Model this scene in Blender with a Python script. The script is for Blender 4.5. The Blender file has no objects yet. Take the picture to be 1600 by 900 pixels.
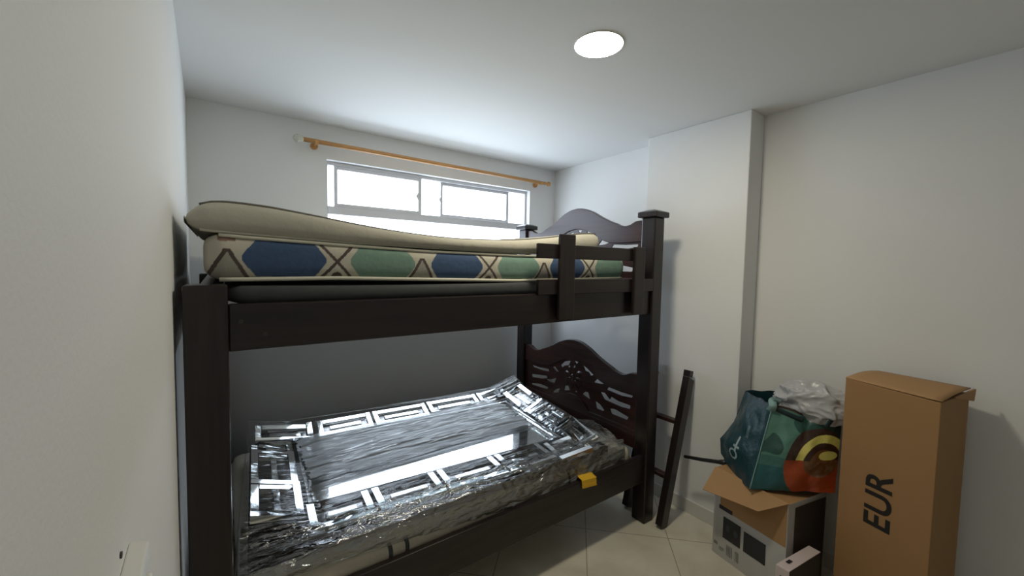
import bpy, bmesh, math, random
from math import sin, cos, pi, sqrt, radians
from mathutils import Vector, Matrix, noise

scene = bpy.context.scene
COL = scene.collection

# ------------------------------------------------------------------ camera
def make_camera():
    yaw, pitch, roll = 0.62753723, -0.0559138974, 0.0184965817
    f = Vector((sin(yaw)*cos(pitch), cos(yaw)*cos(pitch), sin(pitch)))
    r = Vector((cos(yaw), -sin(yaw), 0)); u = r.cross(f)
    r2 = r*cos(roll) + u*sin(roll); u2 = -r*sin(roll) + u*cos(roll)
    cam = bpy.data.cameras.new('camera'); o = bpy.data.objects.new('camera', cam)
    COL.objects.link(o)
    m = Matrix.Identity(4)
    for i in range(3):
        m[i][0] = r2[i]; m[i][1] = u2[i]; m[i][2] = -f[i]
    m[0][3], m[1][3], m[2][3] = 0, 0, 1.40
    o.matrix_world = m
    cam.sensor_width = 36; cam.lens = 631.076549/1600*36; cam.clip_start = 0.01
    scene.camera = o
make_camera()

# ------------------------------------------------------------------ world, exposure
WORLD_STRENGTH = 6.0
LAMP_STRENGTH = 142.0
w = bpy.data.worlds.new('sky'); scene.world = w; w.use_nodes = True
bg = w.node_tree.nodes['Background']
bg.inputs[0].default_value = (0.85, 0.985, 1.15, 1); bg.inputs[1].default_value = WORLD_STRENGTH
vs = scene.view_settings
vs.view_transform = 'Standard'; vs.look = 'None'; vs.gamma = 1; vs.use_curve_mapping = False
vs.exposure = 0.0
pl = bpy.data.lights.new('window_portal', 'AREA'); pl.shape = 'RECTANGLE'; pl.size = 1.55; pl.size_y = 0.97
pl.cycles.is_portal = True
po = bpy.data.objects.new('window_portal', pl); COL.objects.link(po)
po.location = (1.285, 2.715, 1.515); po.rotation_euler = (radians(-90), 0, 0)

# ------------------------------------------------------------------ materials
def nodes_of(name):
    m = bpy.data.materials.new(name); m.use_nodes = True
    return m, m.node_tree, m.node_tree.nodes['Principled BSDF']

def mat(name, col, rough=0.6, metal=0.0, noise_scale=None, var=0.08, bump=0.0, bscale=60, spec=0.5, stretch=None, detail=4):
    m, nt, b = nodes_of(name)
    b.inputs['Base Color'].default_value = (*col, 1); b.inputs['Roughness'].default_value = rough
    b.inputs['Metallic'].default_value = metal; b.inputs['Specular IOR Level'].default_value = spec
    tc = nt.nodes.new('ShaderNodeTexCoord')
    mp = nt.nodes.new('ShaderNodeMapping'); nt.links.new(tc.outputs['Object'], mp.inputs['Vector'])
    if stretch: mp.inputs['Scale'].default_value = stretch
    if noise_scale:
        n = nt.nodes.new('ShaderNodeTexNoise'); n.inputs['Scale'].default_value = noise_scale; n.inputs['Detail'].default_value = detail
        nt.links.new(mp.outputs[0], n.inputs['Vector'])
        r = nt.nodes.new('ShaderNodeMapRange'); r.inputs[3].default_value = 1-var; r.inputs[4].default_value = 1+var
        nt.links.new(n.outputs['Fac'], r.inputs[0])
        mx = nt.nodes.new('ShaderNodeVectorMath'); mx.operation = 'SCALE'; mx.inputs[0].default_value = col
        nt.links.new(r.outputs[0], mx.inputs['Scale']); nt.links.new(mx.outputs[0], b.inputs['Base Color'])
    if bump:
        n2 = nt.nodes.new('ShaderNodeTexNoise'); n2.inputs['Scale'].default_value = bscale; n2.inputs['Detail'].default_value = 3
        nt.links.new(mp.outputs[0], n2.inputs['Vector'])
        bp = nt.nodes.new('ShaderNodeBump'); bp.inputs['Strength'].default_value = bump; bp.inputs['Distance'].default_value = 0.01
        nt.links.new(n2.outputs['Fac'], bp.inputs['Height']); nt.links.new(bp.outputs[0], b.inputs['Normal'])
    return m

def mat_attr(name, rough=0.7, bump=0.15, bscale=120, spec=0.4):
    m, nt, b = nodes_of(name)
    a = nt.nodes.new('ShaderNodeVertexColor'); a.layer_name = 'Col'
    nt.links.new(a.outputs['Color'], b.inputs['Base Color'])
    b.inputs['Roughness'].default_value = rough; b.inputs['Specular IOR Level'].default_value = spec
    tc = nt.nodes.new('ShaderNodeTexCoord')
    n2 = nt.nodes.new('ShaderNodeTexNoise'); n2.inputs['Scale'].default_value = bscale; n2.inputs['Detail'].default_value = 3
    nt.links.new(tc.outputs['Object'], n2.inputs['Vector'])
    bp = nt.nodes.new('ShaderNodeBump'); bp.inputs['Strength'].default_value = bump; bp.inputs['Distance'].default_value = 0.01
    nt.links.new(n2.outputs['Fac'], bp.inputs['Height']); nt.links.new(bp.outputs[0], b.inputs['Normal'])
    return m

def mat_floor():
    m, nt, b = nodes_of('cream_floor_tile')
    N, L = nt.nodes, nt.links
    tc = N.new('ShaderNodeTexCoord'); sp = N.new('ShaderNodeSeparateXYZ'); L.new(tc.outputs['Object'], sp.inputs[0])
    def M(op, a, bb=None):
        n = N.new('ShaderNodeMath'); n.operation = op
        for i, v in enumerate((a, bb)):
            if v is None: continue
            if isinstance(v, (int, float)): n.inputs[i].default_value = v
            else: L.new(v, n.inputs[i])
        return n.outputs[0]
    def line(expr, off, per):
        t = M('DIVIDE', M('SUBTRACT', expr, off), per)
        fr = M('SUBTRACT', t, M('FLOOR', t))
        d = M('MINIMUM', fr, M('SUBTRACT', 1.0, fr))
        return M('LESS_THAN', M('MULTIPLY', d, per), 0.0030), M('FLOOR', t)
    l1, i1 = line(M('SUBTRACT', sp.outputs[0], sp.outputs[1]), 0.12, 0.595)
    l2, i2 = line(M('ADD', sp.outputs[0], sp.outputs[1]), 3.01, 0.595)
    g = M('MAXIMUM', l1, l2)
    n = N.new('ShaderNodeTexNoise'); n.inputs['Scale'].default_value = 5; n.inputs['Detail'].default_value = 7; n.inputs['Distortion'].default_value = .6
    L.new(tc.outputs['Object'], n.inputs['Vector'])
    cr = N.new('ShaderNodeValToRGB'); cr.color_ramp.elements[0].position = .3; cr.color_ramp.elements[1].position = .7
    cr.color_ramp.elements[0].color = (0.56, 0.52, 0.42, 1); cr.color_ramp.elements[1].color = (0.70, 0.66, 0.55, 1)
    L.new(n.outputs['Fac'], cr.inputs[0])
    mx = N.new('ShaderNodeMix'); mx.data_type = 'RGBA'; L.new(g, mx.inputs['Factor'])
    L.new(cr.outputs[0], mx.inputs['A']); mx.inputs['B'].default_value = (0.33, 0.30, 0.25, 1)
    L.new(mx.outputs['Result'], b.inputs['Base Color'])
    b.inputs['Roughness'].default_value = 0.22
    bp = N.new('ShaderNodeBump'); bp.invert = True; bp.inputs['Distance'].default_value = .002; bp.inputs['Strength'].default_value = .4
    L.new(g, bp.inputs['Height']); L.new(bp.outputs[0], b.inputs['Normal'])
    return m

def mat_wood(name, c1, c2, axis='x', rough=0.28):
    m, nt, b = nodes_of(name); N, L = nt.nodes, nt.links
    tc = N.new('ShaderNodeTexCoord'); mp = N.new('ShaderNodeMapping'); L.new(tc.outputs['Object'], mp.inputs['Vector'])
    mp.inputs['Scale'].default_value = {'x': (2, 30, 30), 'y': (30, 2, 30), 'z': (30, 30, 2)}[axis]
    n = N.new('ShaderNodeTexNoise'); n.inputs['Scale'].default_value = 1.5; n.inputs['Detail'].default_value = 6; n.inputs['Distortion'].default_value = .8
    L.new(mp.outputs[0], n.inputs['Vector'])
    cr = N.new('ShaderNodeValToRGB'); cr.color_ramp.elements[0].color = (*c1, 1); cr.color_ramp.elements[1].color = (*c2, 1)
    cr.color_ramp.elements[0].position = .3; cr.color_ramp.elements[1].position = .75
    L.new(n.outputs['Fac'], cr.inputs[0]); L.new(cr.outputs[0], b.inputs['Base Color'])
    b.inputs['Roughness'].default_value = rough
    bp = N.new('ShaderNodeBump'); bp.inputs['Strength'].default_value = .12; bp.inputs['Distance'].default_value = .003
    L.new(n.outputs['Fac'], bp.inputs['Height']); L.new(bp.outputs[0], b.inputs['Normal'])
    return m

def mat_emit(name, col, s):
    m = bpy.data.materials.new(name); m.use_nodes = True; nt = m.node_tree; nt.nodes.clear()
    o = nt.nodes.new('ShaderNodeOutputMaterial'); e = nt.nodes.new('ShaderNodeEmission')
    e.inputs[0].default_value = (*col, 1); e.inputs[1].default_value = s; nt.links.new(e.outputs[0], o.inputs[0]); return m

def mat_film(name, fac_base, rough, bump, stretch, tint=(1, 1, 1), haze=0.0, scale=1.0):
    """clear plastic: see-through with a glossy coat and a little haze"""
    m = bpy.data.materials.new(name); m.use_nodes = True; nt = m.node_tree; N, L = nt.nodes, nt.links; N.clear()
    o = N.new('ShaderNodeOutputMaterial'); tr = N.new('ShaderNodeBsdfTransparent'); tr.inputs[0].default_value = (*tint, 1)
    gl = N.new('ShaderNodeBsdfGlossy'); gl.inputs['Roughness'].default_value = rough; gl.inputs[0].default_value = (1, 1, 1, 1)
    df = N.new('ShaderNodeBsdfDiffuse'); df.inputs[0].default_value = (.8, .83, .83, 1)
    tc = N.new('ShaderNodeTexCoord'); mp = N.new('ShaderNodeMapping'); mp.inputs['Scale'].default_value = stretch
    L.new(tc.outputs['Object'], mp.inputs['Vector'])
    n = N.new('ShaderNodeTexNoise'); n.inputs['Scale'].default_value = scale; n.inputs['Detail'].default_value = 5; n.inputs['Distortion'].default_value = .6
    L.new(mp.outputs[0], n.inputs['Vector'])
    bp = N.new('ShaderNodeBump'); bp.inputs['Strength'].default_value = bump; bp.inputs['Distance'].default_value = .02
    L.new(n.outputs['Fac'], bp.inputs['Height']); L.new(bp.outputs[0], gl.inputs['Normal'])
    lw = N.new('ShaderNodeLayerWeight'); lw.inputs['Blend'].default_value = .35
    mr = N.new('ShaderNodeMapRange'); mr.inputs[3].default_value = fac_base; mr.inputs[4].default_value = min(1, fac_base+.45)
    L.new(lw.outputs['Fresnel'], mr.inputs[0])
    m1 = N.new('ShaderNodeMixShader'); L.new(mr.outputs[0], m1.inputs[0]); L.new(tr.outputs[0], m1.inputs[1]); L.new(gl.outputs[0], m1.inputs[2])
    m2 = N.new('ShaderNodeMixShader'); m2.inputs[0].default_value = haze; L.new(m1.outputs[0], m2.inputs[1]); L.new(df.outputs[0], m2.inputs[2])
    L.new(m2.outputs[0], o.inputs[0]); return m

M = {}
M['wall'] = mat('white_wall_paint', (0.80, 0.80, 0.785), .75, noise_scale=3, var=.02, bump=.05, bscale=180)
M['ceiling'] = mat('white_ceiling_paint', (0.78, 0.78, 0.765), .85, noise_scale=2, var=.02)
M['floor'] = mat_floor()
M['base'] = mat('white_baseboard', (0.66, 0.64, 0.60), .35, noise_scale=6, var=.04)
DARK1, DARK2 = (0.0085, 0.0062, 0.006), (0.022, 0.0135, 0.012)
M['woodx'] = mat_wood('dark_wood_along_x', DARK1, DARK2, 'x')
M['woody'] = mat_wood('dark_wood_along_y', (0.018, 0.0075, 0.006), (0.050, 0.020, 0.016), 'y')
M['woodz'] = mat_wood('dark_wood_along_z', DARK1, DARK2, 'z')
M['ply'] = mat_wood('bare_slat_wood', (0.10, 0.065, 0.04), (0.20, 0.13, 0.085), 'y', .6)
M['deck'] = mat('grey_fabric_deck', (0.035, 0.038, 0.04), .8, noise_scale=20, var=.3)
M['rod'] = mat_wood('honey_wood', (0.50, 0.24, 0.075), (0.66, 0.35, 0.13), 'x', .35)
M['finial'] = mat('clear_white_finial', (0.62, 0.62, 0.52), .2, spec=.8)
M['brass'] = mat('brass', (0.75, 0.55, 0.30), .3, 1.0)
M['alu'] = mat('white_window_aluminium', (0.62, 0.62, 0.64), .4, noise_scale=8, var=.03)
M['plaster'] = mat('window_reveal_plaster', (0.80, 0.80, 0.79), .7)
M['glass'] = mat_film('window_glass', .02, .0, .0, (1, 1, 1))
M['matt_cream'] = mat('cream_mattress_fabric', (0.43, 0.41, 0.335), .85, noise_scale=7, var=.10, bump=.25, bscale=45)
M['matt_pattern'] = mat_attr('patterned_mattress_fabric', .85, .15, 60)
M['piping'] = mat('off_white_piping', (0.55, 0.53, 0.43), .7)
M['piping_dark'] = mat('dark_piping', (0.12, 0.11, 0.085), .7)
M['matt_low'] = mat('lower_mattress_fabric', (0.50, 0.45, 0.36), .8, noise_scale=9, var=.08, bump=.3, bscale=30)
M['band'] = mat('dark_mattress_stripe', (0.05, 0.055, 0.055), .8)
M['tag'] = mat('yellow_tag', (0.72, 0.42, 0.02), .5)
M['mirror'] = mat('mirror_glass', (0.90, 0.92, 0.92), .015, 1.0)
M['mirror_strip'] = mat('bevelled_mirror_strip', (0.88, 0.90, 0.90), .06, 1.0)
M['dark_mirror'] = mat('darkened_mirror_inset', (0.22, 0.215, 0.21), .12, 1.0)  # mirror tinted dark, standing in for the dark surroundings it reflects
M['backing'] = mat('mirror_backing', (0.03, 0.028, 0.027), .6)
M['film'] = mat_film('clear_stretch_film', .035, .08, .25, (2.2, 30, 20), haze=.015)
M['film_streak'] = mat_film('streaky_stretch_film', .50, .18, .8, (.5, 75, 20), haze=.44)
M['film_crinkle'] = mat_film('crinkled_stretch_film', .24, .06, 1.0, (9, 38, 30), (.42, .455, .455), haze=.0)
M['filmside'] = M['film']
M['card'] = mat('brown_cardboard', (0.32, 0.175, 0.068), .8, noise_scale=6, var=.07, bump=.04, bscale=30)
M['card_in'] = mat('brown_cardboard_flap', (0.38, 0.215, 0.09), .8, noise_scale=6, var=.06)
M['ink'] = mat('black_ink', (0.010, 0.007, 0.005), .8)
M['white_card'] = mat('white_printed_cardboard', (0.50, 0.49, 0.46), .6, noise_scale=5, var=.04)
M['print_dark'] = mat('dark_print', (0.018, 0.02, 0.026), .5)
M['side_print_shade'] = mat('brown_print_and_shade', (0.055, 0.040, 0.032), .6, noise_scale=9, var=.3)
M['print_grey'] = mat('grey_print', (0.22, 0.215, 0.21), .6)
M['print_icon'] = mat('icon_print', (0.05, 0.06, 0.07), .6)
M['shadow_card'] = mat('shaded_box_side', (0.035, 0.03, 0.028), .6)  # shade on a turned-away box side, put into its colour
M['pink_card'] = mat('pinkish_white_cardboard', (0.60, 0.50, 0.47), .6)
M['bag'] = mat_attr('woven_plastic_bag', .35, .5, 26, .5)
M['bagtrim'] = mat('bag_dark_trim', (0.012, 0.03, 0.035), .5)
M['plastic_white'] = mat('crumpled_white_plastic', (0.42, 0.42, 0.42), .3, bump=.5, bscale=25)
M['black'] = mat('black_plastic', (0.012, 0.012, 0.012), .4)
M['switch'] = mat('white_switch_plastic', (0.74, 0.73, 0.68), .35)
M['screw'] = mat('dark_screw', (0.03, 0.03, 0.025), .5)
M['lamp'] = mat_emit('lamp_diffuser_glow', (1.0, 0.92, 0.74), LAMP_STRENGTH)
M['rim'] = mat('white_lamp_rim', (0.75, 0.75, 0.68), .4)

# ------------------------------------------------------------------ helpers
def link(name, bm, mats, parent=None, smooth=False, bevel=0.0, seg=2):
    me = bpy.data.meshes.new(name)
    bmesh.ops.recalc_face_normals(bm, faces=bm.faces[:])
    bm.to_mesh(me); bm.free()
    for m in (mats if isinstance(mats, (list, tuple)) else [mats]): me.materials.append(m)
    o = bpy.data.objects.new(name, me); COL.objects.link(o)
    if parent: o.parent = parent
    if smooth:
        for p in me.polygons: p.use_smooth = True
    if bevel:
        b = o.modifiers.new('bevel', 'BEVEL'); b.width = bevel; b.segments = seg; b.limit_method = 'ANGLE'; b.angle_limit = radians(40)
    return o

def tag(o, label, cat, group=None):
    o['label'] = label; o['category'] = cat
    if group: o['group'] = group
    return o

def thing(name, label, cat, loc=(0, 0, 0), group=None):
    """empty at the thing's base; parts are built in world coordinates and offset back"""
    o = bpy.data.objects.new(name, None); COL.objects.link(o); o.location = loc; o.empty_display_size = .05
    tag(o, label, cat, group); return o

def settle(root):
    """parts were built in world coordinates: keep them there under the root"""
    for c in root.children:
        c.matrix_parent_inverse = Matrix.Translation(-Vector(root.location))

def struct(o): o['kind'] = 'structure'; return o

def bbox(bm, x0, x1, y0, y1, z0, z1, mi=0):
    v = [bm.verts.new(p) for p in ((x0, y0, z0), (x1, y0, z0), (x1, y1, z0), (x0, y1, z0), (x0, y0, z1), (x1, y0, z1), (x1, y1, z1), (x0, y1, z1))]
    for q in ((0, 3, 2, 1), (4, 5, 6, 7), (0, 1, 5, 4), (1, 2, 6, 5), (2, 3, 7, 6), (3, 0, 4, 7)):
        f = bm.faces.new([v[i] for i in q]); f.material_index = mi
    return v

def hexa(bm, bot, top, mi=0):
    v = [bm.verts.new(p) for p in list(bot)+list(top)]; n = len(bot)
    fs = [bm.faces.new(v[:n][::-1]), bm.faces.new(v[n:])]
    for i in range(n): fs.append(bm.faces.new([v[i], v[(i+1) % n], v[n+(i+1) % n], v[n+i]]))
    for f in fs: f.material_index = mi
    return fs

def prism_x(bm, pts, x0, x1, mi=0):           # polygon in (y,z) extruded along x
    return hexa(bm, [(x0, a, b) for a, b in pts], [(x1, a, b) for a, b in pts], mi)

def tube(bm, pts, r, n=10, cap=True, mi=0):
    rings = []; pts = [Vector(p) for p in pts]
    rr = r if isinstance(r, (list, tuple)) else [r]*len(pts)
    for i, p in enumerate(pts):
        d = (pts[min(i+1, len(pts)-1)]-pts[max(i-1, 0)]).normalized()
        a = d.cross(Vector((0, 0, 1)));
        if a.length < .05: a = d.cross(Vector((0, 1, 0)))
        a.normalize(); b = d.cross(a)
        rings.append([bm.verts.new(p+(a*cos(2*pi*k/n)+b*sin(2*pi*k/n))*rr[i]) for k in range(n)])
    for i in range(len(rings)-1):
        for k in range(n):
            bm.faces.new([rings[i][k], rings[i][(k+1) % n], rings[i+1][(k+1) % n], rings[i+1][k]]).material_index = mi
    if cap: bm.faces.new(rings[0][::-1]); bm.faces.new(rings[-1])
    return rings

def grid(bm, nu, nv, f, mi=0):
    V = [[bm.verts.new(f(i/nu, j/nv)) for j in range(nv+1)] for i in range(nu+1)]
    for i in range(nu):
        for j in range(nv): bm.faces.new([V[i][j], V[i+1][j], V[i+1][j+1], V[i][j+1]]).material_index = mi
    return V

def beam(bm, a, b, w, h, up=(0, 0, 1), mi=0):
    a, b = Vector(a), Vector(b); d = (b-a).normalized(); s = d.cross(Vector(up)).normalized(); u = s.cross(d)
    c = [(-w/2, -h/2), (w/2, -h/2), (w/2, h/2), (-w/2, h/2)]
    return hexa(bm, [a+s*i+u*j for i, j in c], [b+s*i+u*j for i, j in c], mi)

def smoothcurve(pts, n=10):
    """Catmull-Rom through 2-D points"""
    out = []
    P = [pts[0]]+list(pts)+[pts[-1]]
    for i in range(1, len(P)-2):
        for k in range(n):
            t = k/n; p0, p1, p2, p3 = P[i-1], P[i], P[i+1], P[i+2]
            out.append(tuple(.5*((2*p1[a])+(-p0[a]+p2[a])*t+(2*p0[a]-5*p1[a]+4*p2[a]-p3[a])*t*t+(-p0[a]+3*p1[a]-3*p2[a]+p3[a])*t**3) for a in range(len(p1))))
    out.append(tuple(pts[-1])); return out

# ------------------------------------------------------------------ room shell
H = 2.20
def lwx(y): return -0.095-0.0185*(y-1.3)
bm = bmesh.new(); bbox(bm, -.6, 2.6, -1.4, 2.8, -.1, 0); struct(link('floor', bm, M['floor']))
bm = bmesh.new(); bbox(bm, -.6, 2.6, -1.4, 2.8, H, H+.1); struct(link('ceiling', bm, M['ceiling']))
bm = bmesh.new()
hexa(bm, [(-.35, -1.4, 0), (lwx(-1.4), -1.4, 0), (lwx(2.75), 2.75, 0), (-.35, 2.75, 0)], [(-.35, -1.4, H), (lwx(-1.4), -1.4, H), (lwx(2.75), 2.75, H), (-.35, 2.75, H)])
struct(link('wall_left', bm, M['wall']))
bm = bmesh.new(); bbox(bm, -.3, 2.6, -1.4, -1.3, 0, H); struct(link('wall_behind', bm, M['wall']))
WX = 2.31
bm = bmesh.new(); bbox(bm, WX, 2.5, -1.4, 2.75, 0, H); struct(link('wall_right', bm, M['wall']))
bm = bmesh.new(); bbox(bm, 2.165, WX, .975, 1.575, 0, H); struct(link('wall_pillar', bm, M['wall'], bevel=.004))
# window wall with its opening
OX0, OX1, OZ0, OZ1 = 0.523, 2.047, 1.068, 2.004
bm = bmesh.new()
bbox(bm, -.3, OX0, 2.6, 2.74, 0, H); bbox(bm, OX1, 2.45, 2.6, 2.74, 0, H)
bbox(bm, OX0, OX1, 2.6, 2.74, 0, OZ0); bbox(bm, OX0, OX1, 2.6, 2.74, OZ1, H)
bmesh.ops.remove_doubles(bm, verts=bm.verts[:], dist=1e-4)
struct(link('wall_window', bm, M['wall']))
# baseboards
bm = bmesh.new()
bbox(bm, 2.153, 2.165, .963, 1.587, 0, .078); bbox(bm, 2.165, WX, .963, .975, 0, .078); bbox(bm, 2.165, WX, 1.575, 1.587, 0, .078)
bbox(bm, WX-.012, WX, -1.3, .963, 0, .078); bbox(bm, WX-.012, WX, 1.587, 2.6, 0, .078)
struct(link('baseboard_right', bm, M['base'], bevel=.003))
bm = bmesh.new(); bbox(bm, -.117, 2.298, 2.588, 2.6, 0, .078); struct(link('baseboard_window', bm, M['base'], bevel=.003))

# window
win = bpy.data.objects.new('window_1', None); COL.objects.link(win); win.location = (1.285, 2.65, OZ0); struct(win)
Y0, Y1 = 2.645, 2.695
bm = bmesh.new()
bbox(bm, OX0, OX0+.014, Y0, Y1, OZ0, OZ1); bbox(bm, OX1-.016, OX1, Y0, Y1, OZ0, OZ1)
bbox(bm, OX0+.014, OX1-.016, Y0, Y1, OZ1-.022, OZ1); bbox(bm, OX0+.014, OX1-.016, Y0, Y1, OZ0, OZ0+.03)
bbox(bm, OX0+.014, OX1-.016, Y0-.004, Y1, 1.690, 1.738)
link('window_frame', bm, M['alu'], win, bevel=.002)
def sash(name, xa, xb, y, s=.019):
    bm = bmesh.new(); za, zb = 1.738, 1.982
    bbox(bm, xa, xa+s, y, y+.02, za, zb); bbox(bm, xb-s-.004, xb, y, y+.02, za, zb)
    bbox(bm, xa+s, xb-s-.004, y, y+.02, za, za+.020); bbox(bm, xa+s, xb-s-.004, y, y+.02, zb-.020, zb)
    o = link(name, bm, M['alu'], win, bevel=.0015)
    return o
s1 = sash('sliding_sash', .573, 1.135, Y0-.002)
s2 = sash('sliding_sash', 1.289, 1.886, Y0+.022)
for s, xa, y in ((s1, 1.118, Y0-.002), (s2, 1.300, Y0+.022)):
    bm = bmesh.new()
    hexa(bm, [(xa-.024, y-.006, 1.86), (xa-.008, y-.012, 1.885), (xa+.006, y-.006, 1.86), (xa-.008, y-.004, 1.832)],
             [(xa-.024, y, 1.86), (xa-.008, y, 1.885), (xa+.006, y, 1.86), (xa-.008, y, 1.832)])
    link('latch', bm, M['alu'], s)
for (xa, xb, za, zb, y) in ((OX0+.014, OX1-.016, 1.738, 1.982, Y0+.047), (OX0+.014, OX1-.016, OZ0+.03, 1.690, Y0+.03)):
    bm = bmesh.new(); v = [bm.verts.new(p) for p in ((xa, y, za), (xb, y, za), (xb, y, zb), (xa, y, zb))]; bm.faces.new(v)
    link('window_pane', bm, M['glass'], win)
settle(win)

# ------------------------------------------------------------------ ceiling light
lamp = thing('ceiling_light', 'round white panel light glowing on the ceiling', 'ceiling light', (1.122, 1.042, H))
bm = bmesh.new()
prof = [(.088, H), (.088, H-.003), (.087, H-.004), (.0855, H-.0035)]
n = 48; rings = [[bm.verts.new((1.122+r*cos(2*pi*k/n), 1.042+r*sin(2*pi*k/n), z)) for k in range(n)] for r, z in prof]
for i in range(len(rings)-1):
    for k in range(n): bm.faces.new([rings[i][k], rings[i][(k+1) % n], rings[i+1][(k+1) % n], rings[i+1][k]])
link('lamp_rim', bm, M['rim'], lamp, smooth=True)
bm = bmesh.new()
rings = [[bm.verts.new((1.122+r*cos(2*pi*k/n), 1.042+r*sin(2*pi*k/n), z)) for k in range(n)] for r, z in ((.0855, H-.0035), (.083, H-.0045), (.05, H-.005))]
for i in range(2):
    for k in range(n): bm.faces.new([rings[i][k], rings[i][(k+1) % n], rings[i+1][(k+1) % n], rings[i+1][k]])
bm.faces.new(rings[2]); link('lamp_diffuser', bm, M['lamp'], lamp, smooth=True)
settle(lamp)

# ------------------------------------------------------------------ curtain rod
cr = thing('curtain_rod', 'honey coloured wooden curtain rod above the window', 'curtain rod', (1.26, 2.6, 2.07))
RY, RZ = 2.52, 2.068
def rz(x): return RZ+.006-(x-.35)*.006
bm = bmesh.new(); tube(bm, [(x, RY, rz(x)) for x in (.385, .9, 1.4, 2.125)], .0125, 14); link('pole', bm, M['rod'], cr, smooth=True)
bm = bmesh.new(); tube(bm, [(.335, RY, rz(.335)), (.345, RY, rz(.345)), (.36, RY, rz(.36)), (.375, RY, rz(.375)), (.388, RY, rz(.388))], [.004, .017, .024, .019, .013], 8)
link('finial', bm, M['finial'], cr)
bm = bmesh.new(); tube(bm, [(2.125, RY, rz(2.13)), (2.14, RY, rz(2.13)), (2.143, RY, rz(2.13)), (2.165, RY, rz(2.16)), (2.168, RY, rz(2.16)), (2.182, RY, rz(2.18)), (2.19, RY, rz(2.18))], [.0125, .0125, .009, .009, .019, .019, .012], 14)
link('finial', bm, M['rod'], cr)
bm = bmesh.new(); tube(bm, [(2.19, RY, rz(2.18)), (2.196, RY, rz(2.18))], [.009, .004], 10); link('finial_tip', bm, M['finial'], cr)
for bx in (.455, 2.095):
    bm = bmesh.new()
    tube(bm, [(bx, RY-.001, rz(bx)), (bx+.0001, 2.57, rz(bx)-.006), (bx, 2.588, rz(bx)-.008)], [.008, .007, .009], 10)
    tube(bm, [(bx, 2.588, rz(bx)-.008), (bx, 2.6, rz(bx)-.008)], .02, 14)
    R = .0165; ns = 14
    for a in range(ns):
        a0 = pi*.95+a*pi*1.1/ns; a1 = pi*.95+(a+1)*pi*1.1/ns
        hexa(bm, [(bx-.009, RY+R*cos(t), rz(bx)+R*sin(t)) for t in (a0, a1)]+[(bx-.009, RY+(R-.004)*cos(t), rz(bx)+(R-.004)*sin(t)) for t in (a1, a0)],
                 [(bx+.009, RY+R*cos(t), rz(bx)+R*sin(t)) for t in (a0, a1)]+[(bx+.009, RY+(R-.004)*cos(t), rz(bx)+(R-.004)*sin(t)) for t in (a1, a0)])
    link('bracket', bm, M['rod'], cr)
settle(cr)

# ------------------------------------------------------------------ bunk bed
bed = thing('bunk_bed', 'dark-stained wooden bunk bed with carved wavy headboards under the window', 'bunk bed', (.93, 1.88, 0))
PX0, PX1 = 1.851, 1.935
LX0, LX1 = -.077, .017
YF0, YF1, YB0, YB1 = 1.287, 1.371, 2.39, 2.474
def post(x0, x1, y0, y1, z1, cap):
    bm = bmesh.new(); bbox(bm, x0, x1, y0, y1, 0, z1); p = link('post', bm, M['woodz'], bed, bevel=.006)
    if cap:
        e = .017; bm = bmesh.new()
        bbox(bm, x0-e, x1+e, y0-e, y1+e, z1, z1+.030)
        v = hexa(bm, [(x0-e+.004, y0-e+.004, z1+.030), (x1+e-.004, y0-e+.004, z1+.030), (x1+e-.004, y1+e-.004, z1+.030), (x0-e+.004, y1+e-.004, z1+.030)],
                 [(x0+.02, y0+.02, z1+.042), (x1-.02, y0+.02, z1+.042), (x1-.02, y1-.02, z1+.042), (x0+.02, y1-.02, z1+.042)])
        link('post_cap', bm, M['woodz'], p, bevel=.005)
post(PX0, PX1, YF0, YF1, 1.668, True); post(PX0, PX1, YB0, YB1, 1.668, True)
post(LX0, LX1, YF0, YF1, 1.335, False); post(LX0, LX1, YB0, YB1, 1.335, False)
for (y0, y1, z0, z1) in ((1.303, 1.330, 1.155, 1.283), (1.303, 1.330, .231, .380), (2.43, 2.457, 1.200, 1.283), (2.43, 2.457, .231, .380)):
    bm = bmesh.new(); bbox(bm, LX1, PX0, y0, y1, z0, z1); link('side_rail', bm, M['woodx'], bed, bevel=.004)
for z0, z1 in ((1.155, 1.283), (.231, .380), (1.283, 1.333)):
    bm = bmesh.new(); bbox(bm, -.045, -.017, YF1, YB0, z0, z1); link('end_rail', bm, M['woody'], bed, bevel=.003)
# support ledges and slats
for zt in (1.262, .352):
    for y0, y1 in ((1.330, 1.352), (2.408, 2.43)):
        bm = bmesh.new(); bbox(bm, LX1, PX0, y0, y1, zt-.03, zt); link('slat_ledge', bm, M['woodx'], bed)
    for k in range(11):
        x = .05+k*.168; bm = bmesh.new(); bbox(bm, x, x+.075, 1.332, 2.428, zt, zt+.016); link('slat', bm, M['ply'], bed, bevel=.002)

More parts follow.
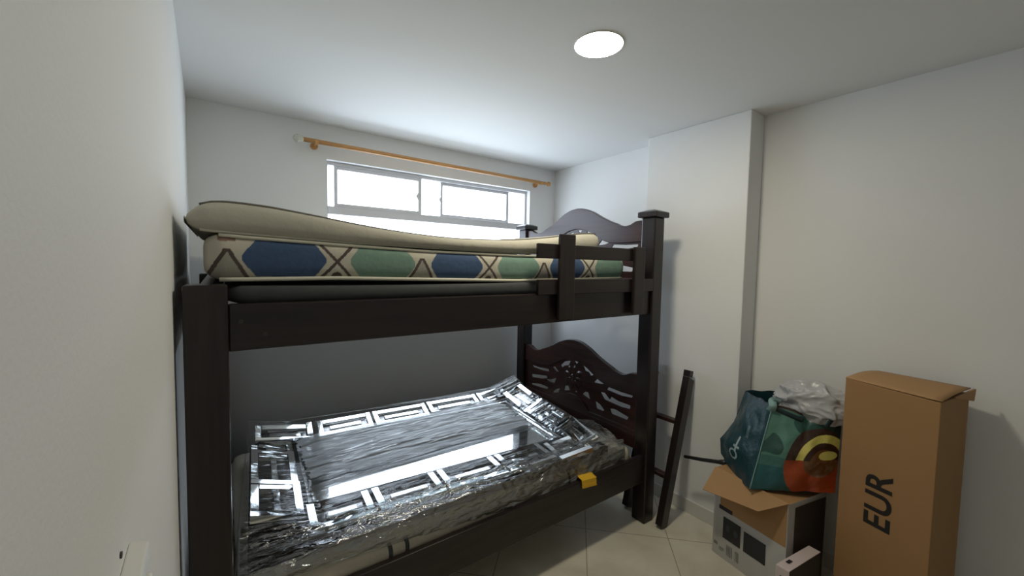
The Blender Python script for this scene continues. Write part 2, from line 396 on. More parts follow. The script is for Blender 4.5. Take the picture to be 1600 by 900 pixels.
FRET_HOLES = [[(0.437, 0.665), (0.364, 0.662), (0.245, 0.674), (0.241, 0.655), (0.32, 0.648), (0.419, 0.65)] , [(0.21, 0.695), (0.18, 0.706), (0.138, 0.676), (0.166, 0.674)] , [(0.126, 0.726), (0.087, 0.759), (0.028, 0.777), (0.044, 0.744), (0.086, 0.731), (0.108, 0.711)] , [(-0.001, 0.783), (-0.044, 0.783), (-0.025, 0.763)] , [(0.438, 0.593), (0.264, 0.62), (0.256, 0.604), (0.318, 0.586), (0.434, 0.57)] , [(0.27, 0.596), (0.223, 0.603), (0.164, 0.628), (0.182, 0.586), (0.229, 0.588)] , [(0.436, 0.525), (0.331, 0.544), (0.245, 0.543), (0.254, 0.525), (0.344, 0.517), (0.432, 0.514)] , [(0.2, 0.523), (0.168, 0.548), (0.124, 0.566), (0.139, 0.533), (0.18, 0.518)] , [(0.081, 0.594), (0.045, 0.605), (0.028, 0.578), (0.086, 0.561)] , [(-0.026, 0.594), (-0.04, 0.583), (-0.017, 0.577)] , [(-0.081, 0.771), (-0.12, 0.771), (-0.183, 0.733), (-0.149, 0.715), (-0.132, 0.735), (-0.101, 0.738)] , [(-0.214, 0.721), (-0.265, 0.696), (-0.238, 0.686), (-0.179, 0.682)] , [(-0.297, 0.683), (-0.391, 0.678), (-0.475, 0.679), (-0.467, 0.664), (-0.392, 0.656), (-0.281, 0.663)] , [(-0.23, 0.638), (-0.27, 0.641), (-0.31, 0.61), (-0.319, 0.632), (-0.375, 0.619), (-0.46, 0.619), (-0.457, 0.596), (-0.395, 0.59), (-0.266, 0.598)] , [(-0.31, 0.557), (-0.35, 0.565), (-0.45, 0.548), (-0.438, 0.527), (-0.323, 0.528)] , [(-0.107, 0.605), (-0.135, 0.609), (-0.155, 0.564), (-0.083, 0.581)] , [(-0.193, 0.571), (-0.233, 0.561), (-0.272, 0.534), (-0.253, 0.523), (-0.206, 0.525)] , ]
# headboards: wavy top board, carved screen, arched base board
def headboard(dz):
    yc = 1.8805; hx0, hx1 = 1.868, 1.900
    def mirror(half): return [(yc-a, b+dz) for a, b in half][::-1]+[(yc+a, b+dz) for a, b in half[1:]]
    top = smoothcurve([(0, .922), (.06, .915), (.13, .890), (.20, .853), (.27, .822), (.315, .806), (.345, .792), (.385, .785), (.42, .790), (.46, .807), (.51, .808)], 6)
    arch = smoothcurve([(0, .790), (.06, .783), (.12, .762), (.18, .731), (.24, .703), (.32, .690), (.51, .692)], 5)
    T = mirror(top); A = mirror(arch)
    root = None
    bm = bmesh.new()
    # strip of quads between top edge and arch edge so the faces stay convex
    def interp(curve, y):
        for (a, b), (c, d) in zip(curve, curve[1:]):
            if a <= y <= c or c <= y <= a: return b+(d-b)*(y-a)/(c-a if c != a else 1)
        return curve[-1][1] if abs(y-curve[-1][0]) < abs(y-curve[0][0]) else curve[0][1]
    Y = [yc-.51+1.02*i/90 for i in range(91)]
    def board(lo, hi, x0, x1):
        rows = []
        for y in Y:
            l, h = lo(y), hi(y)
            rows.append([bm.verts.new(p) for p in ((x0, y, l), (x0, y, h), (x1, y, h), (x1, y, l))])
        for r, s in zip(rows, rows[1:]):
            for k in range(4): bm.faces.new([r[k], r[(k+1) % 4], s[(k+1) % 4], s[k]])
        bm.faces.new(rows[0]); bm.faces.new(rows[-1][::-1])
    board(lambda y: interp(A, y), lambda y: interp(T, y), hx0, hx1)
    root = link('headboard', bm, M['woody'], bed, bevel=.003)
    # base board with middle arch
    B = mirror(smoothcurve([(0, .563), (.04, .558), (.09, .538), (.13, .510), (.15, .492), (.17, .490), (.51, .490)], 5))
    bm = bmesh.new(); board(lambda y: .385+dz, lambda y: interp(B, y), hx0, hx1)
    link('base_board', bm, M['woody'], root, bevel=.003)
    bm = bmesh.new(); board(lambda y: .455+dz, lambda y: .468+dz, hx0-.004, hx0)
    link('moulding', bm, M['woody'], root)
    # carved screen: a fretwork board with openings, and a relief rosette in its middle
    cu = bpy.data.curves.new('c', 'CURVE'); cu.dimensions = '2D'; cu.fill_mode = 'BOTH'; cu.extrude = .004
    def spline(pts):
        sp = cu.splines.new('POLY'); sp.points.add(len(pts)-1); sp.use_cyclic_u = True
        for k, (u, v) in enumerate(pts): sp.points[k].co = (u, v, 0, 1)
    outer = [(y-yc, interp(A, y)-dz+.012) for y in Y[::3]]
    spline(outer+[(.51, .480), (-.51, .480)])
    for h in FRET_HOLES:
        # round each corner a little
        n = len(h); r = []
        for k in range(n):
            p, c, q_ = Vector(h[k-1]), Vector(h[k]), Vector(h[(k+1) % n])
            a1 = c+(p-c).normalized()*min(.007, (p-c).length*.35); a2 = c+(q_-c).normalized()*min(.007, (q_-c).length*.35)
            r += [tuple(a1), tuple((a1+a2)/2*.4+c*.6), tuple(a2)]
        spline(r)
    co = bpy.data.objects.new('tmp', cu); COL.objects.link(co); bpy.context.view_layer.update()
    me = bpy.data.meshes.new_from_object(co.evaluated_get(bpy.context.evaluated_depsgraph_get())); bpy.data.objects.remove(co)
    for v in me.vertices: u, vv, ww = v.co; v.co = (1.880+ww, yc+u, vv+dz)
    bm = bmesh.new(); bm.from_mesh(me); bmesh.ops.remove_doubles(bm, verts=bm.verts[:], dist=1e-5)
    def disc(a, b, ra, rb, ang=0, n=18, x0=1.870, x1=1.876):
        lo, hi = [], []
        for k in range(n):
            t = 2*pi*k/n
            for L_, f in ((lo, .62), (hi, 1)):
                u, v = ra*f*cos(t), rb*f*sin(t); L_.append((yc+a+u*cos(ang)-v*sin(ang), b+dz+u*sin(ang)+v*cos(ang)))
        hexa(bm, [(x0, y, z) for y, z in lo], [(x1, y, z) for y, z in hi])
    for k in range(8):
        t = 2*pi*k/8+.2; disc(.050*cos(t), .672+.046*sin(t), .038, .022, t)
    disc(0, .672, .028, .026, 0, 20, 1.864, 1.876)
    for s in (): disc(s*.160, .645, .05, .020, s*-.5); disc(s*.135, .690, .035, .015, s*-.9); disc(s*.150, .600, .045, .016, s*.6); disc(s*.35, .632, .07, .008, 0); disc(s*.35, .566, .07, .008, 0)
    link('carved_screen', bm, M['woody'], root)
headboard(0); headboard(.85)

# guard rail on the front upper side
gr0 = None
bm = bmesh.new(); bbox(bm, 1.064, 1.752, 1.285, 1.303, 1.432, 1.494)
gr = link('guard_rail', bm, M['woodx'], bed, bevel=.004)
bm = bmesh.new(); bbox(bm, 1.068, PX0, 1.285, 1.303, 1.278, 1.343); link('lower_board', bm, M['woodx'], gr, bevel=.003)
bm = bmesh.new(); bbox(bm, 1.170, 1.258, 1.266, 1.285, 1.166, 1.537); link('stile', bm, M['woodz'], gr, bevel=.004)
bm = bmesh.new(); bbox(bm, 1.672, 1.752, 1.266, 1.285, 1.166, 1.503); link('stile', bm, M['woodz'], gr, bevel=.004)
for bx, bz in ((.045, 1.235), (.10, 1.197), (.06, .30)):
    bm = bmesh.new(); tube(bm, [(bx, 1.304, bz), (bx, 1.300, bz)], .006, 10)
    link('bolt', bm, M['screw'], bed)
settle(bed)

# ladder leaning against the pillar
lad = thing('bunk_ladder', 'short dark wooden bunk ladder leaning on the white wall behind the bed post', 'ladder', (1.9, 1.33, 0))
def stile(y):
    bm = bmesh.new(); a, b = Vector((1.912, y, .0)), Vector((2.122, y, .800)); d = (b-a).normalized()
    wv = Vector((d.z, 0, -d.x))*.028
    yy = .019
    hexa(bm, [a-wv+Vector((0, -yy, .012)), a+wv+Vector((0, -yy, 0)), a+wv+Vector((0, yy, 0)), a-wv+Vector((0, yy, .012))],
             [b-wv+Vector((0, -yy, -.006)), b+wv+Vector((0, -yy, -.02)), b+wv+Vector((0, yy, -.02)), b-wv+Vector((0, yy, -.006))])
    # step cut at the head
    hexa(bm, [b-wv+Vector((0, -yy, -.006)), b+wv*.3+Vector((0, -yy, -.006)), b+wv*.3+Vector((0, yy, -.006)), b-wv+Vector((0, yy, -.006))],
             [b-wv+d*.03+Vector((0, -yy, 0)), b+wv*.3+d*.03+Vector((0, -yy, 0)), b+wv*.3+d*.03+Vector((0, yy, 0)), b-wv+d*.03+Vector((0, yy, 0))])
    return link('stile', bm, M['woodz'], lad, bevel=.002)
stile(1.222); stile(1.446)
for z in (.255, .545):
    x = 1.912+.210*z/.8
    bm = bmesh.new(); beam(bm, (x, 1.24, z), (x, 1.430, z), .042, .020); link('rung', bm, M['woody'], lad, bevel=.003)
settle(lad)

# ------------------------------------------------------------------ mattresses
def lerp_tab(tab, x):
    if x <= tab[0][0]: return tab[0][1]
    for (a, b), (c, d) in zip(tab, tab[1:]):
        if x <= c:
            t = (x-a)/(c-a); t = t*t*(3-2*t) if False else t
            return b+(d-b)*t
    return tab[-1][1]
def mattress_bm(x0, x1, y0, y1, zb, zt, rc=.03, rp=.05, nx=160, ns=14, bulge=.006, seed=0, wob=.003, nyt=14):
    """closed loft: sections across y at each x; flat top and bottom, rounded sides, rounded plan corners"""
    bm = bmesh.new(); secs = []
    for i in range(nx+1):
        t = i/nx; x = x0+(x1-x0)*t
        e = min(x-x0, x1-x)
        ins = rp-sqrt(max(0, rp*rp-(rp-e)**2)) if e < rp else 0
        zi = (rc*.8)*(1-sqrt(max(0, 1-(1-min(e, rc)/rc)**2))) if e < rc else 0
        b, tt = zb(x)+zi, zt(x)-zi
        h = tt-b; r = min(rc, h/2.05)
        sec = []
        # go round: bottom from back to front, front side up, top front to back, back side down
        def side(yf, sgn, up):
            pts = []
            for k in range(ns+1):
                a = k/ns
                s = sin((a-.5)*pi)   # -1..1
                z = b+h*(.5+.5*s)
                q = abs((z-(b+tt)/2)/(h/2)); y = yf + sgn*(r*.55*(1-sqrt(max(0, 1-q**4)))-bulge*(1-q*q))
                pts.append((y, z))
            return pts if up else pts[::-1]
        F = side(y0+ins, 1, True); Bk = side(y1-ins, -1, False)
        for (y, z) in F: sec.append((x, y, z))
        ya, yb = F[-1][0], Bk[0][0]
        for k in range(1, nyt): sec.append((x, ya+(yb-ya)*k/nyt, tt+wob*noise.noise(Vector((x*6, (ya+(yb-ya)*k/nyt)*6, seed)))*min(1, e*20)))
        for (y, z) in Bk: sec.append((x, y, z))
        for k in range(1, nyt): sec.append((x, Bk[-1][0]+(F[0][0]-Bk[-1][0])*k/nyt, b))
        secs.append([bm.verts.new(p) for p in sec])
    n = len(secs[0])
    for s, u in zip(secs, secs[1:]):
        for k in range(n): bm.faces.new([s[k], u[k], u[(k+1) % n], s[(k+1) % n]])
    bm.faces.new(secs[0]); bm.faces.new(secs[-1][::-1])
    return bm

def pipe_loop(x0, x1, y0, y1, z, rp=.05, r=.005, n=60):
    pts = []
    a_, b_ = x0+.035, x1-.035
    for i in range(n+1):
        x = b_+(a_-b_)*i/n; e = min(x-x0, x1-x); ins = rp-sqrt(max(0, rp*rp-(rp-e)**2)) if e < rp else 0
        pts.append((x, y0+ins, z(x)))
    return pts

# patterned upper mattress
pz0 = lambda x: lerp_tab([(-.05, 1.345), (.3, 1.349), (1.0, 1.336), (1.75, 1.345)], x)
pz1 = lambda x: lerp_tab([(-.05, 1.475), (.05, 1.468), (.3, 1.458), (.6, 1.448), (1.0, 1.444), (1.75, 1.450)], x)
bm = mattress_bm(-.035, 1.71, 1.352, 2.33, pz0, pz1, rc=.045, rp=.05, nx=900, ns=60, seed=3, nyt=6)
cl = bm.loops.layers.float_color.new('Col')
CREAM, BLUE, GREEN = (.48, .455, .375), (.042, .078, .155), (.155, .25, .20)
BROWN, GREYP = (.075, .055, .05), (.30, .29, .245)
def patt(x, z):
    c = (pz0(x)+pz1(x))/2; v = (z-c)/.055      # -1..1 up the side
    k = (x-.0175)/.565; u = k-math.floor(k)     # one repeat: chevron at 0, blue, crossing at .5, green
    d = min(u, 1-u)*.565; dx = abs(u-.5)*.565
    for cc, colr in (() if x < .02 else ((.252, BLUE), (.762, GREEN))):
        hw = .108-.042*max(0, abs(v)-.12)**1.15
        if abs(u-cc)*.565 < hw and abs(v) < .93: return tuple(a*(1+.10*noise.noise(Vector((x*30, z*60, 2)))) for a in colr)
    # crossing
    if dx < .058 and abs(abs(dx)-abs(v+.05)*.050) < .0062: return BROWN
    if v < -.35 and dx < .028-.03*(v+1.0)+.0 and dx*dx/(.018**2)+((v+1.0)/.38)**2 < 1: return BROWN
    # chevron
    ch = .002+(.42-v)*.031
    if v < .42 and abs(d-ch) < .0058: return BROWN
    if v < .30 and d < ch: return GREYP
    if v > .80 and d < .02: return (.24, .15, .12)
    return tuple(a*(1+.05*noise.noise(Vector((x*20, z*20, 5)))) for a in CREAM)
for f in bm.faces:
    c = f.calc_center_median()
    front = c.y < 1.385
    for lp in f.loops:
        p = lp.vert.co
        col = patt(p.x, p.z) if front else CREAM
        lp[cl] = (*col, 1)
um = link('mattress', bm, M['matt_pattern'], smooth=True)
tag(um, 'thin mattress with blue and green hexagons on its side, on the upper bunk', 'mattress')
bm = bmesh.new(); tube(bm, pipe_loop(-.035, 1.71, 1.353, 2.33, lambda x: pz0(x)+.001), .006, 8); link('piping', bm, M['piping'], um, smooth=True)
bm = bmesh.new(); tube(bm, pipe_loop(-.035, 1.71, 1.356, 2.33, lambda x: pz1(x)-.003), .005, 8); link('piping', bm, M['piping'], um, smooth=True)

# cream mattress on top of it, sagging in the middle
TT = smoothcurve([(-.06, 1.540), (.0, 1.558), (.10, 1.556), (.20, 1.545), (.45, 1.513), (.70, 1.497), (.95, 1.502), (1.15, 1.521), (1.33, 1.548), (1.45, 1.560), (1.55, 1.556)], 5)
ct = lambda x: lerp_tab(TT, x)
cb = lambda x: max(pz1(x)+.004, lerp_tab([(-.08, 1.470), (.0, 1.466), (.3, 1.461), (1.0, 1.449), (1.2, 1.455), (1.35, 1.462), (1.5, 1.470)], x))
bm = mattress_bm(-.075, 1.52, 1.352, 2.33, cb, ct, rc=.05, rp=.06, nx=200, ns=20, bulge=.012, seed=9, wob=.008, nyt=20)
cm = link('mattress', bm, M['matt_cream'], smooth=True)
tag(cm, 'plain cream mattress sagging on top of the patterned one', 'mattress')
bm = bmesh.new(); tube(bm, pipe_loop(-.075, 1.52, 1.366, 2.33, lambda x: ct(x)-.001), .0045, 8); link('piping', bm, M['piping_dark'], cm, smooth=True)
bm = bmesh.new(); tube(bm, pipe_loop(-.075, 1.52, 1.362, 2.33, lambda x: cb(x)+.003), .005, 8); link('piping', bm, M['piping'], cm, smooth=True)

# grey deck board below the upper mattresses
bm = mattress_bm(.018, 1.84, 1.336, 2.40, lambda x: 1.279, lambda x: 1.330-.004*sin(x*3), rc=.012, rp=.006, nx=60, seed=5, nyt=4)
dk = link('mattress', bm, M['deck'], smooth=True)
tag(dk, 'thin dark grey pad under the patterned mattress on the upper bunk', 'mattress')

# lower mattress
bm = mattress_bm(.03, 1.80, 1.345, 2.40, lambda x: .334, lambda x: .429, rc=.035, rp=.05, nx=120, ns=20, bulge=.008, seed=7, nyt=10)
lm = link('mattress', bm, M['matt_low'], smooth=True)
tag(lm, 'cream mattress on the lower bunk with the wrapped mirror lying on it', 'mattress')
for x in (.455, .515, 1.315, 1.365):
    bm = bmesh.new()
    for i in range(8):
        z0 = .345+i*.010; z1 = z0+.010; xo = .006*sin(i/8*pi); xo1 = .006*sin((i+1)/8*pi)
        def fy(z): q = abs((z-.385)/.051); return 1.345+.035*.55*(1-sqrt(max(0, 1-q**4)))-.008*(1-q*q)-.0012
        v = [bm.verts.new(p) for p in ((x+xo, fy(z0), z0), (x+.015+xo, fy(z0), z0), (x+.015+xo1, fy(z1), z1), (x+xo1, fy(z1), z1))]; bm.faces.new(v)
    link('stripe', bm, M['band'], lm)
bm = bmesh.new(); tube(bm, pipe_loop(.03, 1.80, 1.351, 2.40, lambda x: .340), .005, 8); link('piping', bm, M['piping'], lm, smooth=True)
bm = bmesh.new()
for i in range(4):
    a, b = i/4, (i+1)/4
    def tp(t, x): return (x, (1.345, 1.325, 1.298, 1.2975, 1.297)[int(t*4)], TZ[int(t*4)]-.12*(x-1.41))
    TZ = (.400, .394, .384, .362, .346)
    v = [bm.verts.new(p) for p in (tp(a, 1.37), tp(a, 1.468), tp(b, 1.474), tp(b, 1.375))]; bm.faces.new(v)
t_ = link('tag', bm, M['tag'], lm); t_['label'] = 'small yellow tag'
sm = t_.modifiers.new('thick', 'SOLIDIFY'); sm.thickness = .0015

# ------------------------------------------------------------------ wrapped mirror
def mp_(x, y): return .440+.003*x+.034*y                # plane of the glass
def loc(p, q): return p+.06*(q-1.9), q-.06*(p-.9)        # the mirror lies slightly turned
YF, SF, XL, SL, XR, SR = 2.10, .28, .275, .20, 1.445, .32
def mz(x, y):                                            # the frame rises outwards like a dish
    q = y+.06*(x-.9)
    return mp_(x, y)+SF*max(0, q-YF)+SL*max(0, XL-x)*min(1, max(0, (q-1.36)/.1))+SR*max(0, min(x, 1.63)-XR)*min(1, max(0, (q-1.40)/.12))
mir = thing('mirror', 'large mirror framed in mirrored rectangles, wrapped in clear film on the lower bunk', 'mirror', (.9, 1.85, .45))
def slab(bm, p0, p1, q0, q1, h0, h1, b=0.0, flat=False):
    f = mp_ if flat else mz
    lo = [loc(*c) for c in ((p0, q0), (p1, q0), (p1, q1), (p0, q1))]; hi = [loc(*c) for c in ((p0+b, q0+b), (p1-b, q0+b), (p1-b, q1-b), (p0+b, q1-b))]
    hexa(bm, [(x, y, f(x, y)+h0) for x, y in lo], [(x, y, f(x, y)+h1) for x, y in hi])
bm = bmesh.new(); slab(bm, .085, 1.63, 1.385, 2.20, -.052, -.008, flat=True); link('backing_board', bm, M['backing'], mir)
bm = bmesh.new(); slab(bm, .285, 1.445, 1.568, 2.095, -.006, .002, .006, True); link('glass', bm, M['mirror'], mir)
for k, qd in enumerate(((.27, 1.46, 1.558, 1.568), (.27, 1.46, 2.095, 2.105), (.27, .285, 1.568, 2.095), (1.445, 1.46, 1.568, 2.095))):
    bm = bmesh.new(); slab(bm, *qd, -.006, .010, .002); link('inner_border', bm, M['mirror_strip'], mir)
random.seed(4)
def tile(p0, p1, q0, q1, tp=0.0, tq=0.0, inner=0.0, s=.028, strips=None):
    """one open rectangle of bevelled mirror strips with a smaller bar inside; tp, tq = extra tilt of its strips"""
    g = .006; p0 += g; p1 -= g; q0 += g; q1 -= g
    pc, qc = (p0+p1)/2, (q0+q1)/2; j = random.uniform(-.008, .008), random.uniform(-.008, .008)
    def bar(bm, a0, a1, b0, b1, h0, h1, bv, tp, tq):
        am, bm_ = (a0+a1)/2, (b0+b1)/2
        def P(p, q, h, k):
            x, y = loc(p, q); return (x, y, mz(x, y)+h+k*((p-am)*tp+(q-bm_)*tq)+(p-pc)*j[0]+(q-qc)*j[1])
        hexa(bm, [P(p, q, h0, 0) for p, q in ((a0, b0), (a1, b0), (a1, b1), (a0, b1))], [P(p, q, h1, 1) for p, q in ((a0+bv, b0+bv), (a1-bv, b0+bv), (a1-bv, b1-bv), (a0+bv, b1-bv))])
    bm = bmesh.new()
    st = strips or ((tp, tq),)*4
    bar(bm, p0, p1, q0, q0+s, -.006, .014, .002, *st[0]); bar(bm, p0+s, p1-s, q1-s, q1, -.006, .014, .002, *st[1])
    bar(bm, p0, p0+s, q0+s, q1, -.006, .014, .002, *st[2]); bar(bm, p1-s, p1, q0+s, q1, -.006, .014, .002, *st[3])
    o = link('mirrored_rectangle', bm, M['mirror_strip'], mir)
    bm = bmesh.new(); bar(bm, p0+s, p1-s, q0+s, q1-s, -.008, -.002, 0, 0, 0); link('inset_plate', bm, M['dark_mirror'], o)
    bm = bmesh.new()
    if (p1-p0) > (q1-q0): bar(bm, p0+.055, p1-.055, qc-.013, qc+.013, -.003, .009, .003, tp, inner)
    else: bar(bm, pc-.013, pc+.013, q0+.055, q1-.055, -.003, .009, .003, inner, tq)
    link('inner_bar', bm, M['mirror_strip'], o)
for a, b in ((.255, .485), (.485, .757), (.757, 1.043), (1.043, 1.31)): tile(a, b, 1.385, 1.556, 0, .0, -.02, strips=((0, -.05), (0, .25), (0, 0), (0, 0)))
tile(1.31, 1.52, 1.365, 1.53, .05, .1)
for a, b in ((.37, .65), (.65, .965), (.965, 1.30), (1.30, 1.50)): tile(a, b, 2.108, 2.235, .0, .055, .04, .026)
for a, b in ((1.42, 1.64), (1.64, 1.895), (1.895, 2.17)): tile(1.465, 1.612, a, b, .08, .02)
for a, b in ((1.49, 1.715), (1.715, 1.99), (1.99, 2.09)): tile(.085, .262, a, b, -.12, .12)
tile(.10, .36, 2.10, 2.235, -.05, .12)
# stretch film over the top, hanging down in front and at the ends
def film_pt(u, v):
    L1 = .13; L2 = .94; L3 = .08; s = v*(L1+L2+L3)
    qn = 1.346+.92*max(0, (s-L1)/L2)
    p = .062+u*((1.700 if s < L1 else 1.578+.122*max(0, 1-(qn-1.346)/.22)**1.0))
    if s < L1:   # front drop
        t = s/L1; x = p-.02; ye = 1.346
        top = mz(x, ye)+.006
        zb = lerp_tab([(0, .455), (.17, .446), (.77, .392), (1.17, .354), (1.8, .352)], x)+.008*noise.noise(Vector((x*3, 7, 0)))-.014*max(0, min(1, (x-1.2)/.3))
        z = zb+(top-zb)*t; y = ye-.014+.010*t-.010*sin(t*pi)*.6
        y -= .007*(noise.noise(Vector((x*9, 3, z*28))))+.005*noise.noise(Vector((x*30, 3, z*50)))
        return x, y, z
    if s < L1+L2:
        t = (s-L1)/L2; q0 = 1.346+.06*(p-.92)
        q = q0+(2.262-q0)*t; x, y = loc(p, q); x += -.02*(1-t); z = mz(x, y)+.006+.012*min(1, t*14)
        near = max(0, 1-abs(q-1.42)/.11); far = min(1, max(0, (q-1.72)/.06)) if .28 < x < 1.44 else .5
        z += .085*max(0, min(q, 2.10)-1.75)*min(1, max(0, (x-.25)*8))*min(1, max(0, (1.48-x)*8)) - .03*max(0, min(1, (q-2.10)/.13))*min(1, max(0, (x-.25)*8))*min(1, max(0, (1.48-x)*8))
        z += noise.noise(Vector((x*.9, q*46+x*2, 0)))*.0080*far + noise.noise(Vector((x*1.6, q*95+x*4, 6)))*.0036*far
        z += (noise.noise(Vector((x*8, q*50, 4)))*.008 + noise.noise(Vector((x*26, q*60, 8)))*.005)*near
        if x > 1.45 or x < .28: z += .0018*noise.noise(Vector((x*18, q*12, 2)))
        return x, y, z
    t = (s-L1-L2)/L3; x, y = loc(p, 2.262+.012*t); return x, y, mz(x, y)+.018-.09*t
def film(u, v):
    e = .012
    if u < e:
        x, y, z = film_pt(e, v); k = (e-u)/e; return (x-.010*k, y, max(min(z, .455), z-.05*k))
    if u > 1-e:
        x, y, z = film_pt(1-e, v); k = (u-1+e)/e; return (x+.010*k, y, max(min(z, .455), z-.04*k))
    return film_pt(u, v)
bm = bmesh.new(); grid(bm, 420, 300, film)
for f in bm.faces:
    c = f.calc_center_median(); q = c.y+.06*(c.x-.9)
    e1 = 1.445+.02*noise.noise(Vector((c.x*5, 0, 0))); e2 = 1.735+.02*noise.noise(Vector((c.x*9, c.y*30, 0)))
    if q < e1: f.material_index = 2
    elif 2.088 > q > e2 and .285+.02*noise.noise(Vector((0, c.y*40, 1))) < c.x < 1.40-(2.0-c.y)*.0+.06*noise.noise(Vector((1, c.y*40, 1))): f.material_index = 1
o = link('plastic_wrap', bm, [M['film'], M['film_streak'], M['film_crinkle']], mir, smooth=True); o['label'] = 'clear crinkled stretch film'
settle(mir)

# ------------------------------------------------------------------ tall cardboard box
tb = thing('tall_cardboard_box', 'tall upright brown cardboard box printed EUR in the right corner', 'box', (2.10, .34, 0))
FL, FR = Vector((2.010, .500)), Vector((1.915, .224))
BR, BL = Vector((2.205, .190)), Vector((2.262, .455))
ZT = .978
bm = bmesh.new()
hexa(bm, [(*p, 0) for p in (FL, FR, BR, BL)], [(*p, z) for p, z in ((FL, ZT), (FR, ZT-.004), (BR, ZT-.012), (BL, ZT-.008))])
bd = link('box_body', bm, M['card'], tb, bevel=.003)
# top flap, edge curling past the back right corner
bm = bmesh.new()
def fp(a, b, dz):
    p = FL.lerp(FR, a).lerp(BL.lerp(BR, a), b); return Vector((p.x, p.y, ZT+dz))
V = grid(bm, 10, 10, lambda u, v: fp(u*1.0, v*1.03+.0, .003+.010*sin(v*pi)*(1-u*.6)+(.004*u*v)))
fl = link('top_flap', bm, M['card_in'], tb, smooth=True); sm = fl.modifiers.new('t', 'SOLIDIFY'); sm.thickness = .004
bm = bmesh.new()
a, b = fp(1, .45, -.002), fp(1, 1.02, .002)
hexa(bm, [a+Vector((0, -.002, -.006)), b+Vector((.018, -.010, -.045)), b+Vector((.018, -.006, -.045)), a+Vector((0, .002, -.006))],
         [a+Vector((0, -.002, 0)), b+Vector((.022, -.012, 0)), b+Vector((.022, -.006, 0)), a+Vector((0, .002, 0))])
link('side_flap', bm, M['card_in'], tb)
# printed EUR, reading upwards, laid on the front face
cu = bpy.data.curves.new('t', 'FONT'); cu.body = 'EUR'; cu.size = .118; cu.space_character = 1.03; cu.offset = .0022
to = bpy.data.objects.new('tmp', cu); COL.objects.link(to)
bpy.context.view_layer.update()
me = bpy.data.meshes.new_from_object(to.evaluated_get(bpy.context.evaluated_depsgraph_get()))
bpy.data.objects.remove(to)
fdir = Vector(((FR-FL).x, (FR-FL).y, 0)).normalized(); nrm = Vector((fdir.y, -fdir.x, 0))
if nrm.x > 0: nrm = -nrm
base = Vector((FL.x, FL.y, 0))+fdir*.176+Vector((0, 0, .442))+nrm*.0012
for v in me.vertices:
    tx, ty = v.co.x*.98, v.co.y
    v.co = base+Vector((0, 0, 1))*tx - fdir*ty + fdir*0
me.materials.append(M['ink'])
eo = bpy.data.objects.new('printed_lettering', me); COL.objects.link(eo); eo.parent = tb; eo['label'] = 'dark printed letters EUR'
settle(tb)

# ------------------------------------------------------------------ white carton with brown flaps
ct_ = thing('white_carton', 'open white carton with brown flaps and two dark square prints', 'box', (2.03, .78, 0))
CA = Vector((1.963, .970)); fd = Vector((-.186, -.982)); CB = CA+fd*.345; dd = Vector((.975, -.20))*.27
CH = .428
CC, CD = CB+dd, CA+dd
bm = bmesh.new()
fs = hexa(bm, [(*p, 0) for p in (CA, CB, CC, CD)], [(*p, CH) for p in (CA, CB, CC, CD)])
fs[1].material_index = 1
cbody = link('carton_body', bm, [M['white_card'], M['card_in'], M['shadow_card']], ct_, bevel=.002)
fd3 = Vector((fd.x, fd.y, 0)); nn = Vector((-.982, .186, 0))
def cp(s, z, o=.0012): p = Vector((CA.x, CA.y, z))+fd3*s+nn*o; return p
def patch(bm, s0, s1, z0, z1, o=.0012):
    bm.faces.new([bm.verts.new(cp(*q, o)) for q in ((s0, z0), (s1, z0), (s1, z1), (s0, z1))])
def decal(name, m, rects, o=.0012):
    bm = bmesh.new()
    for r in rects: patch(bm, *r, o)
    return link(name, bm, m, cbody)
decal('brown_print', M['card_in'], [(.035, .342, .240, .426)], .0008)
decal('square_print', M['print_dark'], [(.055, .145, .105, .210)])
decal('square_print', M['print_dark'], [(.160, .262, .105, .200)])
decal('bar_print', M['print_dark'], [(.030, .100, .238, .258)])
bm = bmesh.new()
for s in (.080, .120):
    c = [cp(s+.011*cos(2*pi*k/14), .162-.1*(s-.08)+.017*sin(2*pi*k/14), .002) for k in range(14)]; bm.faces.new([bm.verts.new(p) for p in c])
link('icon_print', bm, M['print_icon'], cbody)
rr = [(.078+i*.008, .078+i*.008+.005, .030, .082) for i in range(4)]+[(.122+i*.007, .122+i*.007+.004, .030, .078) for i in range(3)]
rr += [(.010, .030, .050, .066), (.038, .066, .046, .050), (.038, .060, .036, .040)]
decal('small_print', M['print_grey'], rr)
# flaps
def flap(pts, m, lab=None):
    bm = bmesh.new(); bm.faces.new([bm.verts.new(p) for p in pts])
    o = link('flap', bm, m, ct_); s = o.modifiers.new('t', 'SOLIDIFY'); s.thickness = .004
    return o
def q(px): return px
flap([(1.960, .968, .430), (1.857, .973, .345), (1.847, .724, .368), (1.898, .628, .432)], M['card_in'])
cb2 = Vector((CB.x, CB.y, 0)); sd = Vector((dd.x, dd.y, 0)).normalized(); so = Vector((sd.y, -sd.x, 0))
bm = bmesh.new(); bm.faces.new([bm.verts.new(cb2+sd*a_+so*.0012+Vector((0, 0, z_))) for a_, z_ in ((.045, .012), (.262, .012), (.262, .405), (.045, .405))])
link('side_print_and_shade', bm, M['side_print_shade'], cbody)  # print widened over the side to paint in shade from the bag
settle(ct_)

